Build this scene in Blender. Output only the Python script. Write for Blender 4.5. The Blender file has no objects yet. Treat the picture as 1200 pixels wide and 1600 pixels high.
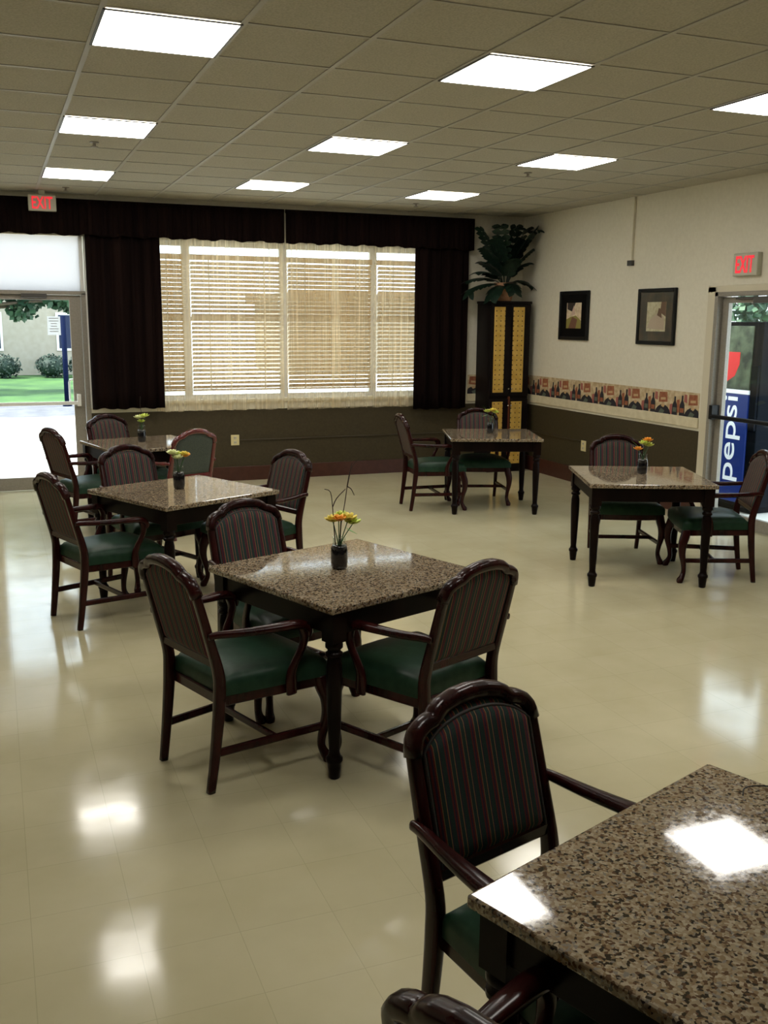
import bpy, bmesh, math, random
from mathutils import Vector, Matrix

# ------------------------------------------------------------------ scene, camera, light
scene = bpy.context.scene
COL = scene.collection
PI = math.pi
XR, YB, HC = 6.38, 11.39, 3.18          # right wall, window wall, ceiling
GX, GY, TS = 0.522, 3.994, 0.6096       # ceiling grid origin and tile size
XL, YF = -2.4, -4.0                     # unseen left and rear walls

scene.view_settings.view_transform = 'Standard'
scene.view_settings.look = 'None'
scene.view_settings.gamma = 1.0
scene.view_settings.use_curve_mapping = False
scene.view_settings.exposure = 0.78

cam_data = bpy.data.cameras.new('camera')
cam_data.sensor_fit = 'HORIZONTAL'
cam_data.sensor_width = 36.0
cam_data.lens = 36.0 * 1535.83 / 1200.0
cam_data.clip_start = 0.05
cam_data.clip_end = 300
cam = bpy.data.objects.new('camera', cam_data)
COL.objects.link(cam)
R_ = Vector((0.93063593, -0.36586102, 0.00790434))
U_ = Vector((0.06286206, 0.18110546, 0.98145258))
W_ = Vector((0.36050676, 0.91287815, -0.19154203))
m = Matrix((R_, U_, -W_)).transposed().to_4x4()
m.translation = Vector((0, 0, 1.888))
cam.matrix_world = m
scene.camera = cam

world = bpy.data.worlds.new('world')
scene.world = world
world.use_nodes = True
bg = world.node_tree.nodes['Background']
bg.inputs[0].default_value = (0.78, 0.89, 1.0, 1)
bg.inputs[1].default_value = 2.6

sun = bpy.data.lights.new('sun', 'SUN')
sun.energy = 7.0
sun.angle = math.radians(1.0)
sun.color = (1.0, 0.95, 0.86)
sun_o = bpy.data.objects.new('sun', sun)
COL.objects.link(sun_o)
sun_o.rotation_euler = Vector((0.70, -0.12, -1.0)).to_track_quat('-Z', 'Y').to_euler()
LIGHT = 9.0                             # radiance of the ceiling light diffusers

# ------------------------------------------------------------------ helpers
def tag(o, label=None, cat=None, group=None, kind=None):
    if label: o['label'] = label
    if cat: o['category'] = cat
    if group: o['group'] = group
    if kind: o['kind'] = kind
    return o

def empty(name, loc=(0, 0, 0), rz=0.0):
    o = bpy.data.objects.new(name, None)
    o.empty_display_size = 0.1
    COL.objects.link(o)
    o.location = loc
    o.rotation_euler = (0, 0, rz)
    return o

def obj(name, bm, mats, parent=None, smooth=False, bevel=0.0, seg=2):
    me = bpy.data.meshes.new(name)
    bmesh.ops.recalc_face_normals(bm, faces=bm.faces)
    bm.to_mesh(me)
    bm.free()
    if not isinstance(mats, (list, tuple)): mats = [mats]
    for k in mats: me.materials.append(k)
    if smooth:
        for p in me.polygons: p.use_smooth = True
    o = bpy.data.objects.new(name, me)
    COL.objects.link(o)
    if parent: o.parent = parent
    if bevel:
        b = o.modifiers.new('bevel', 'BEVEL')
        b.width = bevel; b.segments = seg; b.limit_method = 'ANGLE'
        b.angle_limit = math.radians(40)
    return o

def B(): return bmesh.new()

def box(bm, x0, x1, y0, y1, z0, z1, mi=0):
    v = [bm.verts.new(c) for c in ((x0,y0,z0),(x1,y0,z0),(x1,y1,z0),(x0,y1,z0),(x0,y0,z1),(x1,y0,z1),(x1,y1,z1),(x0,y1,z1))]
    for f in ((0,3,2,1),(4,5,6,7),(0,1,5,4),(1,2,6,5),(2,3,7,6),(3,0,4,7)):
        fc = bm.faces.new([v[i] for i in f]); fc.material_index = mi
    return v

def cat_path(P, n):
    """Catmull-Rom samples through the rows of P (any number of columns)."""
    out = []
    for i in range(len(P) - 1):
        p0 = P[max(i-1, 0)]; p1 = P[i]; p2 = P[i+1]; p3 = P[min(i+2, len(P)-1)]
        for k in range(n):
            t = k / n
            out.append(tuple(0.5*((2*b) + (-a+c)*t + (2*a-5*b+4*c-d)*t*t + (-a+3*b-3*c+d)*t**3)
                             for a, b, c, d in zip(p0, p1, p2, p3)))
    out.append(tuple(P[-1]))
    return out

def sweep(bm, rows, seg=10, power=2.0, side=None, mi=0, sub=0):
    """rows: (x,y,z,ra,rb). ra is the half size across (along side), rb the other."""
    if sub: rows = cat_path(rows, sub)
    pts = [Vector(r[:3]) for r in rows]
    rings = []
    for i, p in enumerate(pts):
        d = (pts[min(i+1, len(pts)-1)] - pts[max(i-1, 0)])
        if d.length < 1e-9: d = Vector((0, 0, 1))
        d.normalize()
        s = Vector(side) if side else (Vector((0, 1, 0)) if abs(d.y) < 0.9 else Vector((1, 0, 0)))
        s = (s - d * s.dot(d))
        if s.length < 1e-6: s = d.orthogonal()
        s.normalize()
        n = d.cross(s)
        ring = []
        for k in range(seg):
            a = 2*PI*(k + 0.5)/seg
            c, q = math.cos(a), math.sin(a)
            e = 2.0/power
            cc = math.copysign(abs(c)**e, c); qq = math.copysign(abs(q)**e, q)
            ring.append(bm.verts.new(p + s*cc*rows[i][3] + n*qq*rows[i][4]))
        rings.append(ring)
    for a, b in zip(rings, rings[1:]):
        for k in range(seg):
            f = bm.faces.new((a[k], a[(k+1) % seg], b[(k+1) % seg], b[k])); f.material_index = mi
    f = bm.faces.new(rings[0][::-1]); f.material_index = mi
    f = bm.faces.new(rings[-1]); f.material_index = mi

def lathe(bm, prof, seg=16, cx=0, cy=0, mi=0, cap=True):
    rings = []
    for r, z in prof:
        rings.append([bm.verts.new((cx + r*math.cos(2*PI*k/seg), cy + r*math.sin(2*PI*k/seg), z)) for k in range(seg)])
    for a, b in zip(rings, rings[1:]):
        for k in range(seg):
            f = bm.faces.new((a[k], a[(k+1) % seg], b[(k+1) % seg], b[k])); f.material_index = mi
    if cap:
        f = bm.faces.new(rings[0][::-1]); f.material_index = mi
        f = bm.faces.new(rings[-1]); f.material_index = mi

def prism(bm, pts, d, mi=0):
    """pts: list of 3-D points of a planar outline, extruded by the vector d."""
    a = [bm.verts.new(p) for p in pts]
    b = [bm.verts.new(Vector(p) + Vector(d)) for p in pts]
    n = len(a)
    fs = [bm.faces.new(a[::-1]), bm.faces.new(b)]
    for k in range(n): fs.append(bm.faces.new((a[k], a[(k+1) % n], b[(k+1) % n], b[k])))
    for f in fs: f.material_index = mi

def copy_tree(o, parent=None):
    c = o.copy(); COL.objects.link(c)
    if parent: c.parent = parent
    for ch in list(o.children): copy_tree(ch, c)
    return c

def text_mesh(body, size, depth=0.002, bold=0.0):
    cu = bpy.data.curves.new('text', 'FONT')
    cu.body = body; cu.size = size; cu.extrude = depth; cu.offset = bold*size
    cu.align_x = 'CENTER'; cu.align_y = 'CENTER'
    t = bpy.data.objects.new('text', cu); COL.objects.link(t)
    dg = bpy.context.evaluated_depsgraph_get()
    me = bpy.data.meshes.new_from_object(t.evaluated_get(dg))
    bpy.data.objects.remove(t)
    return me

# ------------------------------------------------------------------ materials
def mat(name, color=(0.5, 0.5, 0.5), rough=0.5, metal=0.0, spec=0.5, coat=0.0, emit=None, estr=0.0, trans=0.0):
    k = bpy.data.materials.new(name); k.use_nodes = True
    b = k.node_tree.nodes['Principled BSDF']
    b.inputs['Base Color'].default_value = (*color, 1)
    b.inputs['Roughness'].default_value = rough
    b.inputs['Metallic'].default_value = metal
    b.inputs['Specular IOR Level'].default_value = spec
    b.inputs['Coat Weight'].default_value = coat
    b.inputs['Coat Roughness'].default_value = 0.08
    b.inputs['Transmission Weight'].default_value = trans
    if emit:
        b.inputs['Emission Color'].default_value = (*emit, 1)
        b.inputs['Emission Strength'].default_value = estr
    return k

class N:
    """small wrapper for building node trees"""
    def __init__(s, k): s.k = k; s.t = k.node_tree; s.b = s.t.nodes.get('Principled BSDF')
    def new(s, ty, **kw):
        n = s.t.nodes.new(ty)
        for a, v in kw.items(): setattr(n, a, v)
        return n
    def link(s, a, b): s.t.links.new(a, b)
    def coord(s, what='Object'): return s.new('ShaderNodeTexCoord').outputs[what]
    def noise(s, scale, detail=3, rough=0.5, vec=None, stretch=None):
        n = s.new('ShaderNodeTexNoise'); n.inputs['Scale'].default_value = scale
        n.inputs['Detail'].default_value = detail; n.inputs['Roughness'].default_value = rough
        v = vec or s.coord()
        if stretch:
            mp = s.new('ShaderNodeMapping'); mp.inputs['Scale'].default_value = stretch
            s.link(v, mp.inputs[0]); v = mp.outputs[0]
        s.link(v, n.inputs['Vector']); return n.outputs[0]
    def ramp(s, fac, stops, interp='LINEAR'):
        r = s.new('ShaderNodeValToRGB'); r.color_ramp.interpolation = interp
        e = r.color_ramp.elements
        while len(e) < len(stops): e.new(0.5)
        for i, (p, c) in enumerate(stops):
            e[i].position = p; e[i].color = (*c, 1) if len(c) == 3 else c
        s.link(fac, r.inputs[0]); return r.outputs[0]
    def math(s, op, a, b=None, c=None):
        n = s.new('ShaderNodeMath', operation=op)
        for i, v in enumerate((a, b, c)):
            if v is None: continue
            if isinstance(v, (int, float)): n.inputs[i].default_value = v
            else: s.link(v, n.inputs[i])
        return n.outputs[0]
    def mix(s, f, a, b):
        n = s.new('ShaderNodeMix', data_type='RGBA')
        if isinstance(f, (int, float)): n.inputs[0].default_value = f
        else: s.link(f, n.inputs[0])
        for i, v in ((6, a), (7, b)):
            if isinstance(v, tuple): n.inputs[i].default_value = (*v, 1)
            else: s.link(v, n.inputs[i])
        return n.outputs[2]
    def bump(s, h, strength=0.2, dist=0.01):
        n = s.new('ShaderNodeBump'); n.inputs['Strength'].default_value = strength
        n.inputs['Distance'].default_value = dist
        s.link(h, n.inputs['Height']); s.link(n.outputs[0], s.b.inputs['Normal'])

def noisy(name, c1, c2, scale, rough=0.5, bump=0.0, **kw):
    k = mat(name, c1, rough, **kw); n = N(k)
    nz = n.noise(scale, 4)
    n.link(n.ramp(nz, [(0.35, c1), (0.65, c2)]), n.b.inputs['Base Color'])
    if bump: n.bump(nz, bump, 0.004)
    return k

# polished vinyl floor tiles
M_floor = mat('floor_vinyl', (0.5, 0.45, 0.3), 0.12, spec=0.42)
n = N(M_floor)
br = n.new('ShaderNodeTexBrick'); br.offset = 0.0; br.squash = 1.0
br.inputs['Scale'].default_value = 1.0
br.inputs['Brick Width'].default_value = 0.3048; br.inputs['Row Height'].default_value = 0.3048
br.inputs['Mortar Size'].default_value = 0.0015; br.inputs['Mortar Smooth'].default_value = 0.3
br.inputs['Color1'].default_value = (0.60, 0.55, 0.37, 1); br.inputs['Color2'].default_value = (0.58, 0.53, 0.35, 1)
br.inputs['Mortar'].default_value = (0.50, 0.455, 0.30, 1)
n.link(n.coord(), br.inputs['Vector'])
fl = n.ramp(n.noise(1.6, 4, 0.6), [(0.3, (0.86, 0.85, 0.8)), (0.7, (1.0, 1.0, 1.0))])
mm = n.new('ShaderNodeMix', data_type='RGBA', blend_type='MULTIPLY'); mm.inputs[0].default_value = 1
n.link(br.outputs[0], mm.inputs[6]); n.link(fl, mm.inputs[7]); n.link(mm.outputs[2], n.b.inputs['Base Color'])
n.link(n.ramp(n.noise(7, 5, 0.65), [(0.3, (0.07,)*3), (0.75, (0.17,)*3)]), n.b.inputs['Roughness'])
n.bump(n.noise(3.5, 2), 0.10, 0.006)

def wall_material(name, low=True):
    k = mat(name, (0.70, 0.66, 0.54), 0.55, spec=0.3); n = N(k)
    up = n.ramp(n.noise(30, 4), [(0.3, (0.70, 0.655, 0.53)), (0.7, (0.75, 0.705, 0.58))])
    if low:
        dn = n.ramp(n.noise(40, 4), [(0.3, (0.045, 0.034, 0.016)), (0.7, (0.056, 0.043, 0.021))])
        sp = n.new('ShaderNodeSeparateXYZ'); n.link(n.coord(), sp.inputs[0])
        n.link(n.mix(n.math('LESS_THAN', sp.outputs[2], 0.845), up, dn), n.b.inputs['Base Color'])
    else: n.link(up, n.b.inputs['Base Color'])
    n.bump(n.noise(140, 2), 0.12, 0.002)
    return k
M_wall = wall_material('two_tone_wall_paint')
M_ceil = noisy('ceiling_tile', (0.42, 0.395, 0.325), (0.52, 0.49, 0.41), 90, 0.9, 0.5, spec=0.1)
M_grid = mat('ceiling_bar', (0.42, 0.40, 0.35), 0.5)
M_base = noisy('baseboard_vinyl', (0.055, 0.017, 0.011), (0.07, 0.022, 0.014), 20, 0.35)
M_rail = noisy('pale_rail', (0.62, 0.54, 0.36), (0.70, 0.62, 0.44), 14, 0.5)
M_diff = mat('light_diffuser', (0.9, 0.9, 0.9), 0.4, emit=(1.0, 0.965, 0.89), estr=LIGHT)
M_white = mat('white_paint', (0.75, 0.74, 0.7), 0.4)
M_cream = mat('cream_paint', (0.62, 0.56, 0.42), 0.45)
M_alu = noisy('brushed_aluminium', (0.25, 0.225, 0.185), (0.29, 0.26, 0.22), 60, 0.45, metal=0.1)
M_alud = mat('dark_aluminium', (0.09, 0.085, 0.08), 0.35, metal=0.5)
M_black = mat('black_plastic', (0.006, 0.006, 0.0065), 0.4, spec=.2)
M_chrome = mat('chrome', (0.7, 0.7, 0.7), 0.18, metal=1.0)

# glass
M_glass = bpy.data.materials.new('clear_glass'); M_glass.use_nodes = True
n = N(M_glass); n.t.nodes.remove(n.b)
fr = n.new('ShaderNodeFresnel'); fr.inputs[0].default_value = 1.45
tr = n.new('ShaderNodeBsdfTransparent'); tr.inputs[0].default_value = (0.93, 0.96, 0.95, 1)
gl = n.new('ShaderNodeBsdfGlossy'); gl.inputs['Roughness'].default_value = 0.02
mx = n.new('ShaderNodeMixShader')
ge = n.new('ShaderNodeNewGeometry')
n.link(n.math('MULTIPLY', fr.outputs[0], n.math('SUBTRACT', 1.0, ge.outputs['Backfacing'])), mx.inputs[0]); n.link(tr.outputs[0], mx.inputs[1]); n.link(gl.outputs[0], mx.inputs[2])
n.link(mx.outputs[0], n.t.nodes['Material Output'].inputs[0])

def thin_cloth(name, color, opac, stripes=None, transl=0.7):
    k = bpy.data.materials.new(name); k.use_nodes = True
    n = N(k); n.t.nodes.remove(n.b)
    tr = n.new('ShaderNodeBsdfTransparent')
    di = n.new('ShaderNodeBsdfDiffuse'); di.inputs[0].default_value = (*color, 1)
    tl = n.new('ShaderNodeBsdfTranslucent'); tl.inputs[0].default_value = (*color, 1)
    m1 = n.new('ShaderNodeMixShader'); m1.inputs[0].default_value = transl
    n.link(di.outputs[0], m1.inputs[1]); n.link(tl.outputs[0], m1.inputs[2])
    m2 = n.new('ShaderNodeMixShader')
    if stripes:
        nz = n.noise(stripes, 5, 0.75, stretch=(1, 0.01, 0.012))
        r = n.ramp(nz, [(0.38, (opac - 0.20,)*3), (0.54, (opac,)*3), (0.60, (0.90,)*3), (0.64, (opac + .1,)*3)])
        n.link(r, m2.inputs[0])
    else: m2.inputs[0].default_value = opac
    n.link(tr.outputs[0], m2.inputs[1]); n.link(m1.outputs[0], m2.inputs[2])
    n.link(m2.outputs[0], n.t.nodes['Material Output'].inputs[0])
    return k
M_sheer = thin_cloth('sheer_gold_fabric', (0.80, 0.69, 0.49), 0.46, stripes=7.0, transl=0.6)
M_blind = thin_cloth('tan_blind_slat', (0.62, 0.47, 0.27), 1.0, transl=0.35)
M_frost = thin_cloth('frosted_white_panel', (0.7, 0.7, 0.7), 1.0, transl=0.75)

# dark heavy drapes
M_drape = mat('dark_brown_drape', (0.02, 0.01, 0.008), 0.9, spec=0.05); n = N(M_drape)
n.link(n.ramp(n.noise(9, 3, stretch=(1, 1, 0.05)), [(0.3, (0.004, 0.002, 0.002)), (0.7, (0.012, 0.006, 0.005))]), n.b.inputs['Base Color'])
n.bump(n.noise(350, 2), 0.2, 0.001)

# mahogany
M_wood = mat('dark_mahogany', (0.045, 0.010, 0.008), 0.26, spec=0.18, coat=0.14); n = N(M_wood)
n.link(n.ramp(n.noise(12, 5, 0.6, stretch=(1, 1, 0.15)), [(0.3, (0.008, 0.0015, 0.0015)), (0.7, (0.038, 0.005, 0.0045))]), n.b.inputs['Base Color'])
M_woodred = mat('red_mahogany', (0.13, 0.02, 0.018), 0.22, coat=0.6); n = N(M_woodred)
n.link(n.ramp(n.noise(12, 5, 0.6, stretch=(1, 1, 0.15)), [(0.3, (0.075, 0.008, 0.010)), (0.7, (0.16, 0.020, 0.020))]), n.b.inputs['Base Color'])
M_tablewood = mat('black_brown_table_wood', (0.012, 0.006, 0.005), 0.3, spec=0.10); n = N(M_tablewood)
n.link(n.ramp(n.noise(10, 4, stretch=(1, 1, 0.2)), [(0.3, (0.003, 0.0015, 0.0015)), (0.7, (0.009, 0.004, 0.003))]), n.b.inputs['Base Color'])
M_green = noisy('green_vinyl', (0.010, 0.034, 0.018), (0.016, 0.046, 0.026), 25, 0.42, 0.1, spec=0.22)
M_greygreen = noisy('grey_green_fabric', (0.050, 0.062, 0.050), (0.072, 0.088, 0.072), 120, 0.8, 0.2)

# striped upholstery, stripes run up the back
M_stripe = mat('striped_upholstery', (0.05, 0.04, 0.04), 0.75, spec=0.2); n = N(M_stripe)
sp = n.new('ShaderNodeSeparateXYZ'); n.link(n.coord(), sp.inputs[0])
u = n.math('FRACT', n.math('MULTIPLY', n.math('ADD', sp.outputs[1], 1.0), 1/0.0475))
GR = (0.022, 0.046, 0.040); RD = (0.13, 0.024, 0.026); GD = (0.30, 0.17, 0.07); BL = (0.035, 0.022, 0.045)
stripe = n.ramp(u, [(0.0, GR), (0.30, RD), (0.40, BL), (0.50, RD), (0.60, GD), (0.64, GR), (0.88, GD), (0.93, BL)], 'CONSTANT')
wv = n.ramp(n.noise(500, 2), [(0.3, (0.75,)*3), (0.7, (1.15, 1.15, 1.15))])
mm = n.new('ShaderNodeMix', data_type='RGBA', blend_type='MULTIPLY'); mm.inputs[0].default_value = 1
n.link(stripe, mm.inputs[6]); n.link(wv, mm.inputs[7]); n.link(mm.outputs[2], n.b.inputs['Base Color'])
M_piping = noisy('ribbed_piping', (0.05, 0.02, 0.02), (0.03, 0.05, 0.045), 300, 0.6)

# granite
M_granite = mat('speckled_granite', (0.4, 0.3, 0.2), 0.06, spec=0.75); n = N(M_granite)
v1 = n.new('ShaderNodeTexVoronoi'); v1.inputs['Scale'].default_value = 150
wn = n.new('ShaderNodeTexNoise'); wn.inputs['Scale'].default_value = 60; n.link(n.coord(), wn.inputs['Vector'])
vm = n.new('ShaderNodeVectorMath', operation='MULTIPLY_ADD'); n.link(wn.outputs['Color'], vm.inputs[0])
vm.inputs[1].default_value = (0.012, 0.012, 0.012); n.link(n.coord(), vm.inputs[2]); n.link(vm.outputs[0], v1.inputs['Vector'])
cs = n.new('ShaderNodeSeparateColor'); n.link(v1.outputs['Color'], cs.inputs[0])
gcol = n.ramp(cs.outputs[0], [(0.0, (0.02, 0.013, 0.010)), (0.12, (0.10, 0.058, 0.032)), (0.26, (0.22, 0.155, 0.09)),
                              (0.46, (0.28, 0.22, 0.145)), (0.74, (0.36, 0.30, 0.215)), (0.92, (0.20, 0.175, 0.15))], 'CONSTANT')
n.link(gcol, n.b.inputs['Base Color'])
n.link(n.ramp(n.noise(60, 2), [(0.4, (0.04,)*3), (0.7, (0.09,)*3)]), n.b.inputs['Roughness'])

# cabinet panels with dots
M_dots = mat('yellow_dotted_panel', (0.55, 0.33, 0.06), 0.5); n = N(M_dots)
sp = n.new('ShaderNodeSeparateXYZ'); n.link(n.coord(), sp.inputs[0])
fu = n.math('SUBTRACT', n.math('FRACT', n.math('MULTIPLY', sp.outputs[0], 1/0.060)), 0.5)
fv = n.math('SUBTRACT', n.math('FRACT', n.math('MULTIPLY', sp.outputs[2], 1/0.060)), 0.5)
dd = n.math('SQRT', n.math('ADD', n.math('MULTIPLY', fu, fu), n.math('MULTIPLY', fv, fv)))
base = n.ramp(n.noise(18, 3), [(0.35, (0.60, 0.36, 0.06)), (0.65, (0.72, 0.48, 0.12))])
n.link(n.mix(n.math('LESS_THAN', dd, 0.13), base, (0.07, 0.03, 0.012)), n.b.inputs['Base Color'])
M_cab = noisy('black_cabinet_paint', (0.005, 0.003, 0.003), (0.008, 0.005, 0.005), 12, 0.5, spec=.15)
M_cabred = mat('cabinet_red_wood', (0.14, 0.035, 0.012), 0.4)
M_pot = noisy('pink_clay_pot', (0.42, 0.20, 0.10), (0.55, 0.30, 0.17), 30, 0.7)
M_palm = noisy('dark_palm_leaf', (0.004, 0.014, 0.009), (0.010, 0.030, 0.016), 20, 0.45)
M_darkvase = mat('black_glass_pebbles', (0.006, 0.006, 0.008), 0.08, coat=0.8)
M_twig = mat('dark_twig', (0.035, 0.020, 0.015), 0.7)
M_stem = mat('flower_stem', (0.03, 0.09, 0.02), 0.5)
M_lime = mat('lime_petal', (0.62, 0.72, 0.12), 0.5)
M_yel = mat('yellow_petal', (0.85, 0.68, 0.10), 0.5)
M_ora = mat('orange_petal', (0.95, 0.40, 0.04), 0.5)
M_crm = mat('cream_petal', (0.78, 0.82, 0.42), 0.5)
M_leaf = mat('green_flower_leaf', (0.12, 0.32, 0.06), 0.5)
M_red = mat('red_letters', (0.75, 0.03, 0.06), 0.5, emit=(1.0, 0.02, 0.04), estr=0.45)
M_sign = mat('sign_housing', (0.48, 0.48, 0.38), 0.45)
M_grass = noisy('lawn_grass', (0.02, 0.075, 0.018), (0.06, 0.15, 0.03), .9, 0.9)
M_conc = noisy('pale_concrete', (0.60, 0.59, 0.56), (0.68, 0.67, 0.63), 0.8, 0.9)  # pale concrete with a slightly uneven tone
M_road = noisy('grey_asphalt', (0.10, 0.10, 0.12), (0.15, 0.15, 0.17), 3, 0.9)
M_stucco = noisy('tan_stucco', (0.34, 0.30, 0.24), (0.38, 0.34, 0.28), 6, 0.9)
M_bushl = noisy('bush_leaf', (0.006, 0.02, 0.014), (0.012, 0.035, 0.02), 3, 0.7)
M_treel = noisy('tree_leaf', (0.018, 0.055, 0.028), (0.055, 0.12, 0.055), 2, 0.6)
M_bark = noisy('bark', (0.08, 0.055, 0.04), (0.12, 0.09, 0.06), 8, 0.9)
M_winblue = mat('dark_blue_window', (0.01, 0.02, 0.06), 0.15)
M_poleblue = mat('blue_pole_paint', (0.004, 0.008, 0.03), 0.8, spec=0.05)
M_vblue = mat('vending_blue', (0.006, 0.022, 0.14), 0.3, emit=(0.006, 0.025, 0.18), estr=0.3)
M_vblack = mat('vending_black', (0.006, 0.008, 0.012), 0.7, spec=0.02)
M_vred = mat('vending_red', (0.6, 0.015, 0.02), 0.3, emit=(0.6, 0.01, 0.02), estr=0.3)
M_vwhite = mat('vending_white', (0.8, 0.83, 0.85), 0.3, emit=(0.8, 0.9, 1), estr=0.35)
M_vgreen = noisy('vending_picture_reflection', (0.015, 0.03, 0.02), (0.14, 0.19, 0.12), 6, 0.25)  # product picture with foliage reflections painted in as green mottling

# ------------------------------------------------------------------ the room shell
def struct(name, bm, m, **kw):
    return tag(obj(name, bm, m, **kw), kind='structure')

b = B(); box(b, XL-.2, XR+.2, YF-.2, YB+.2, -0.15, 0.0); struct('floor', b, M_floor)
b = B(); box(b, XL-.2, XR+.6, YF-.2, YB+.5, HC, HC+0.3); struct('ceiling', b, M_ceil)

def rect_wall(us, vs, holes):
    """cells of the grid us x vs that are not inside a hole"""
    out = []
    for u0, u1 in zip(us, us[1:]):
        for v0, v1 in zip(vs, vs[1:]):
            cu, cv = (u0+u1)/2, (v0+v1)/2
            if any(h[0] < cu < h[1] and h[2] < cv < h[3] for h in holes): continue
            out.append((u0, u1, v0, v1))
    return out
DX0, DX1, DZ = -0.20, 0.985, 2.75        # glass door and the panel above it
WX = [1.06, 2.09, 3.23, 4.36, 5.45]      # window bays
WZ0, WZ1 = 0.97, 2.74
b = B()
for c in rect_wall([XL, DX0, DX1, WX[0], WX[-1], XR+.2], [0, WZ0, WZ1, DZ, HC], [(DX0, DX1, 0, DZ), (WX[0], WX[-1], WZ0, WZ1)]):
    box(b, c[0], c[1], YB, YB+0.16, c[2], c[3])
bmesh.ops.remove_doubles(b, verts=b.verts, dist=1e-5)
struct('wall_back', b, M_wall)
RY0, RY1, RZ = 6.60, 7.66, 2.17          # glass door in the right wall
b = B()
for c in rect_wall([YF, RY0, RY1, YB], [0, RZ, HC], [(RY0, RY1, 0, RZ)]):
    box(b, XR, XR+0.16, c[0], c[1], c[2], c[3])
bmesh.ops.remove_doubles(b, verts=b.verts, dist=1e-5)
struct('wall_right', b, M_wall)
b = B(); box(b, XL-.16, XL, YF, YB+.16, 0, HC); struct('wall_left', b, M_wall)
b = B(); box(b, XL-.16, XR+.16, YF-.16, YF, 0, HC); struct('wall_rear', b, M_wall)

b = B(); box(b, 1.06, XR-.02, YB-.014, YB, 0, .17); box(b, XL, DX0-.06, YB-.014, YB, 0, .17); struct('baseboard_back', b, M_base, bevel=.004)
b = B(); box(b, XR-.014, XR, RY1+.16, YB, 0, .185); box(b, XR-.014, XR, YF, RY0-.12, 0, .185); struct('baseboard_right', b, M_base, bevel=.004)

# ceiling bars
b = B()
for i in range(-5, 11):
    x = GX + i*TS
    if XL < x < XR: box(b, x-.013, x+.013, YF, YB, HC-.006, HC+.001)
for j in range(-12, 13):
    y = GY + j*TS
    if YF < y < YB: box(b, XL, XR, y-.010, y+.010, HC-.004, HC+.001)
struct('trim_1', b, M_grid)
# chair rail
b = B(); box(b, XR-.022, XR, 7.80, YB, .872, .972); struct('trim_2', b, M_rail, bevel=.006)
b = B(); box(b, 5.62, XR-.022, YB-.022, YB, .872, .972); struct('trim_3', b, M_rail, bevel=.006)
# window sill
b = B(); box(b, WX[0]-.04, WX[-1]+.04, YB-.022, YB+.10, WZ0-.045, WZ0-.001); struct('trim_4', b, M_rail, bevel=.006)

# wallpaper border: printed cafe frieze, thin raised paper shapes
def border(name, org, du, length, label):
    """org: start point at the foot of the strip; du: unit direction along the wall; print faces n"""
    nrm = Vector((-1, 0, 0)) if abs(du[1]) > .5 else Vector((0, -1, 0))
    du = Vector(du); up = Vector((0, 0, 1)); o = Vector(org)
    b = B(); rnd = random.Random(4)
    def shape(pts, mi, lift):
        pts = [p for p in pts]
        P3 = [o + du*min(max(p[0], 0), length) + up*p[1] + nrm*0.001 for p in pts]
        if max(p[0] for p in pts) <= 0 or min(p[0] for p in pts) >= length: return
        try: prism(b, P3, nrm*lift, mi)
        except ValueError: pass
    shape([(0, 0), (length, 0), (length, .24), (0, .24)], 0, .0015)
    per = .47; k = -1
    while k*per < length:
        u = k*per; k += 1
        def S(pts, mi, lift=.003): shape([(u+a, c) for a, c in pts], mi, lift)
        S([(.02, .12), (.16, .11), (.155, .215), (.03, .22)], 1, .0025)                       # red brown sign
        S([(.05, .14), (.13, .135), (.13, .16), (.05, .165)], 2, .0032)
        arch = [(.09 + .135*math.cos(a), -.035 + .125*math.sin(a)) for a in [PI*t/10 for t in range(11)]]
        S(arch, 3, .004)                                                                      # dark rounded figure
        S([(.06, .03), (.12, .05), (.16, .0), (.10, -.03)], 4, .0048)
        S([(.055, .085), (.095, .10), (.12, .075), (.08, .06)], 2, .005)
        for c, h in ((.255, .20), (.37, .185)):                                               # bottles
            S([(c-.042, -.0), (c+.042, .0), (c+.035, h*.55), (c+.012, h*.75), (c+.012, h), (c-.012, h), (c-.012, h*.75), (c-.035, h*.55)], 3, .0035)
            S([(c-.028, .03), (c+.028, .03), (c+.028, .075), (c-.028, .075)], 1 if c < .3 else 4, .0042)
        S([(.29, .03), (.335, .02), (.34, .15), (.30, .16)], 1, .0028)
        S([(.405, .0), (.455, .01), (.45, .10), (.41, .11)], 5, .0028)
        S([(.18, .13), (.23, .14), (.225, .215), (.185, .21)], 5, .0028)
    mats = [M_bord0, M_bord1, M_bord2, M_bord3, M_bord4, M_bord5]
    return tag(obj(name, b, mats), label, 'wallpaper border')
M_bord0 = noisy('border_paper', (0.42, 0.30, 0.16), (0.62, 0.50, 0.32), 22, 0.7)
M_bord1 = noisy('border_brown', (0.25, 0.07, 0.03), (0.33, 0.12, 0.05), 30, 0.7)
M_bord2 = mat('border_tan', (0.5, 0.33, 0.17), 0.7)
M_bord3 = mat('border_black', (0.012, 0.010, 0.016), 0.7)
M_bord4 = mat('border_grey_green', (0.10, 0.12, 0.09), 0.7)
M_bord5 = mat('border_red', (0.33, 0.10, 0.08), 0.7)
border('wallpaper_border', (XR, 7.81, .973), (0, 1, 0), YB-7.82, 'cafe print wallpaper border with bottles running along the right wall above its pale rail')
border('wallpaper_border', (5.63, YB, .973), (1, 0, 0), XR-5.65, 'short piece of cafe print wallpaper border beside the corner cabinet under the curtain edge')

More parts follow.
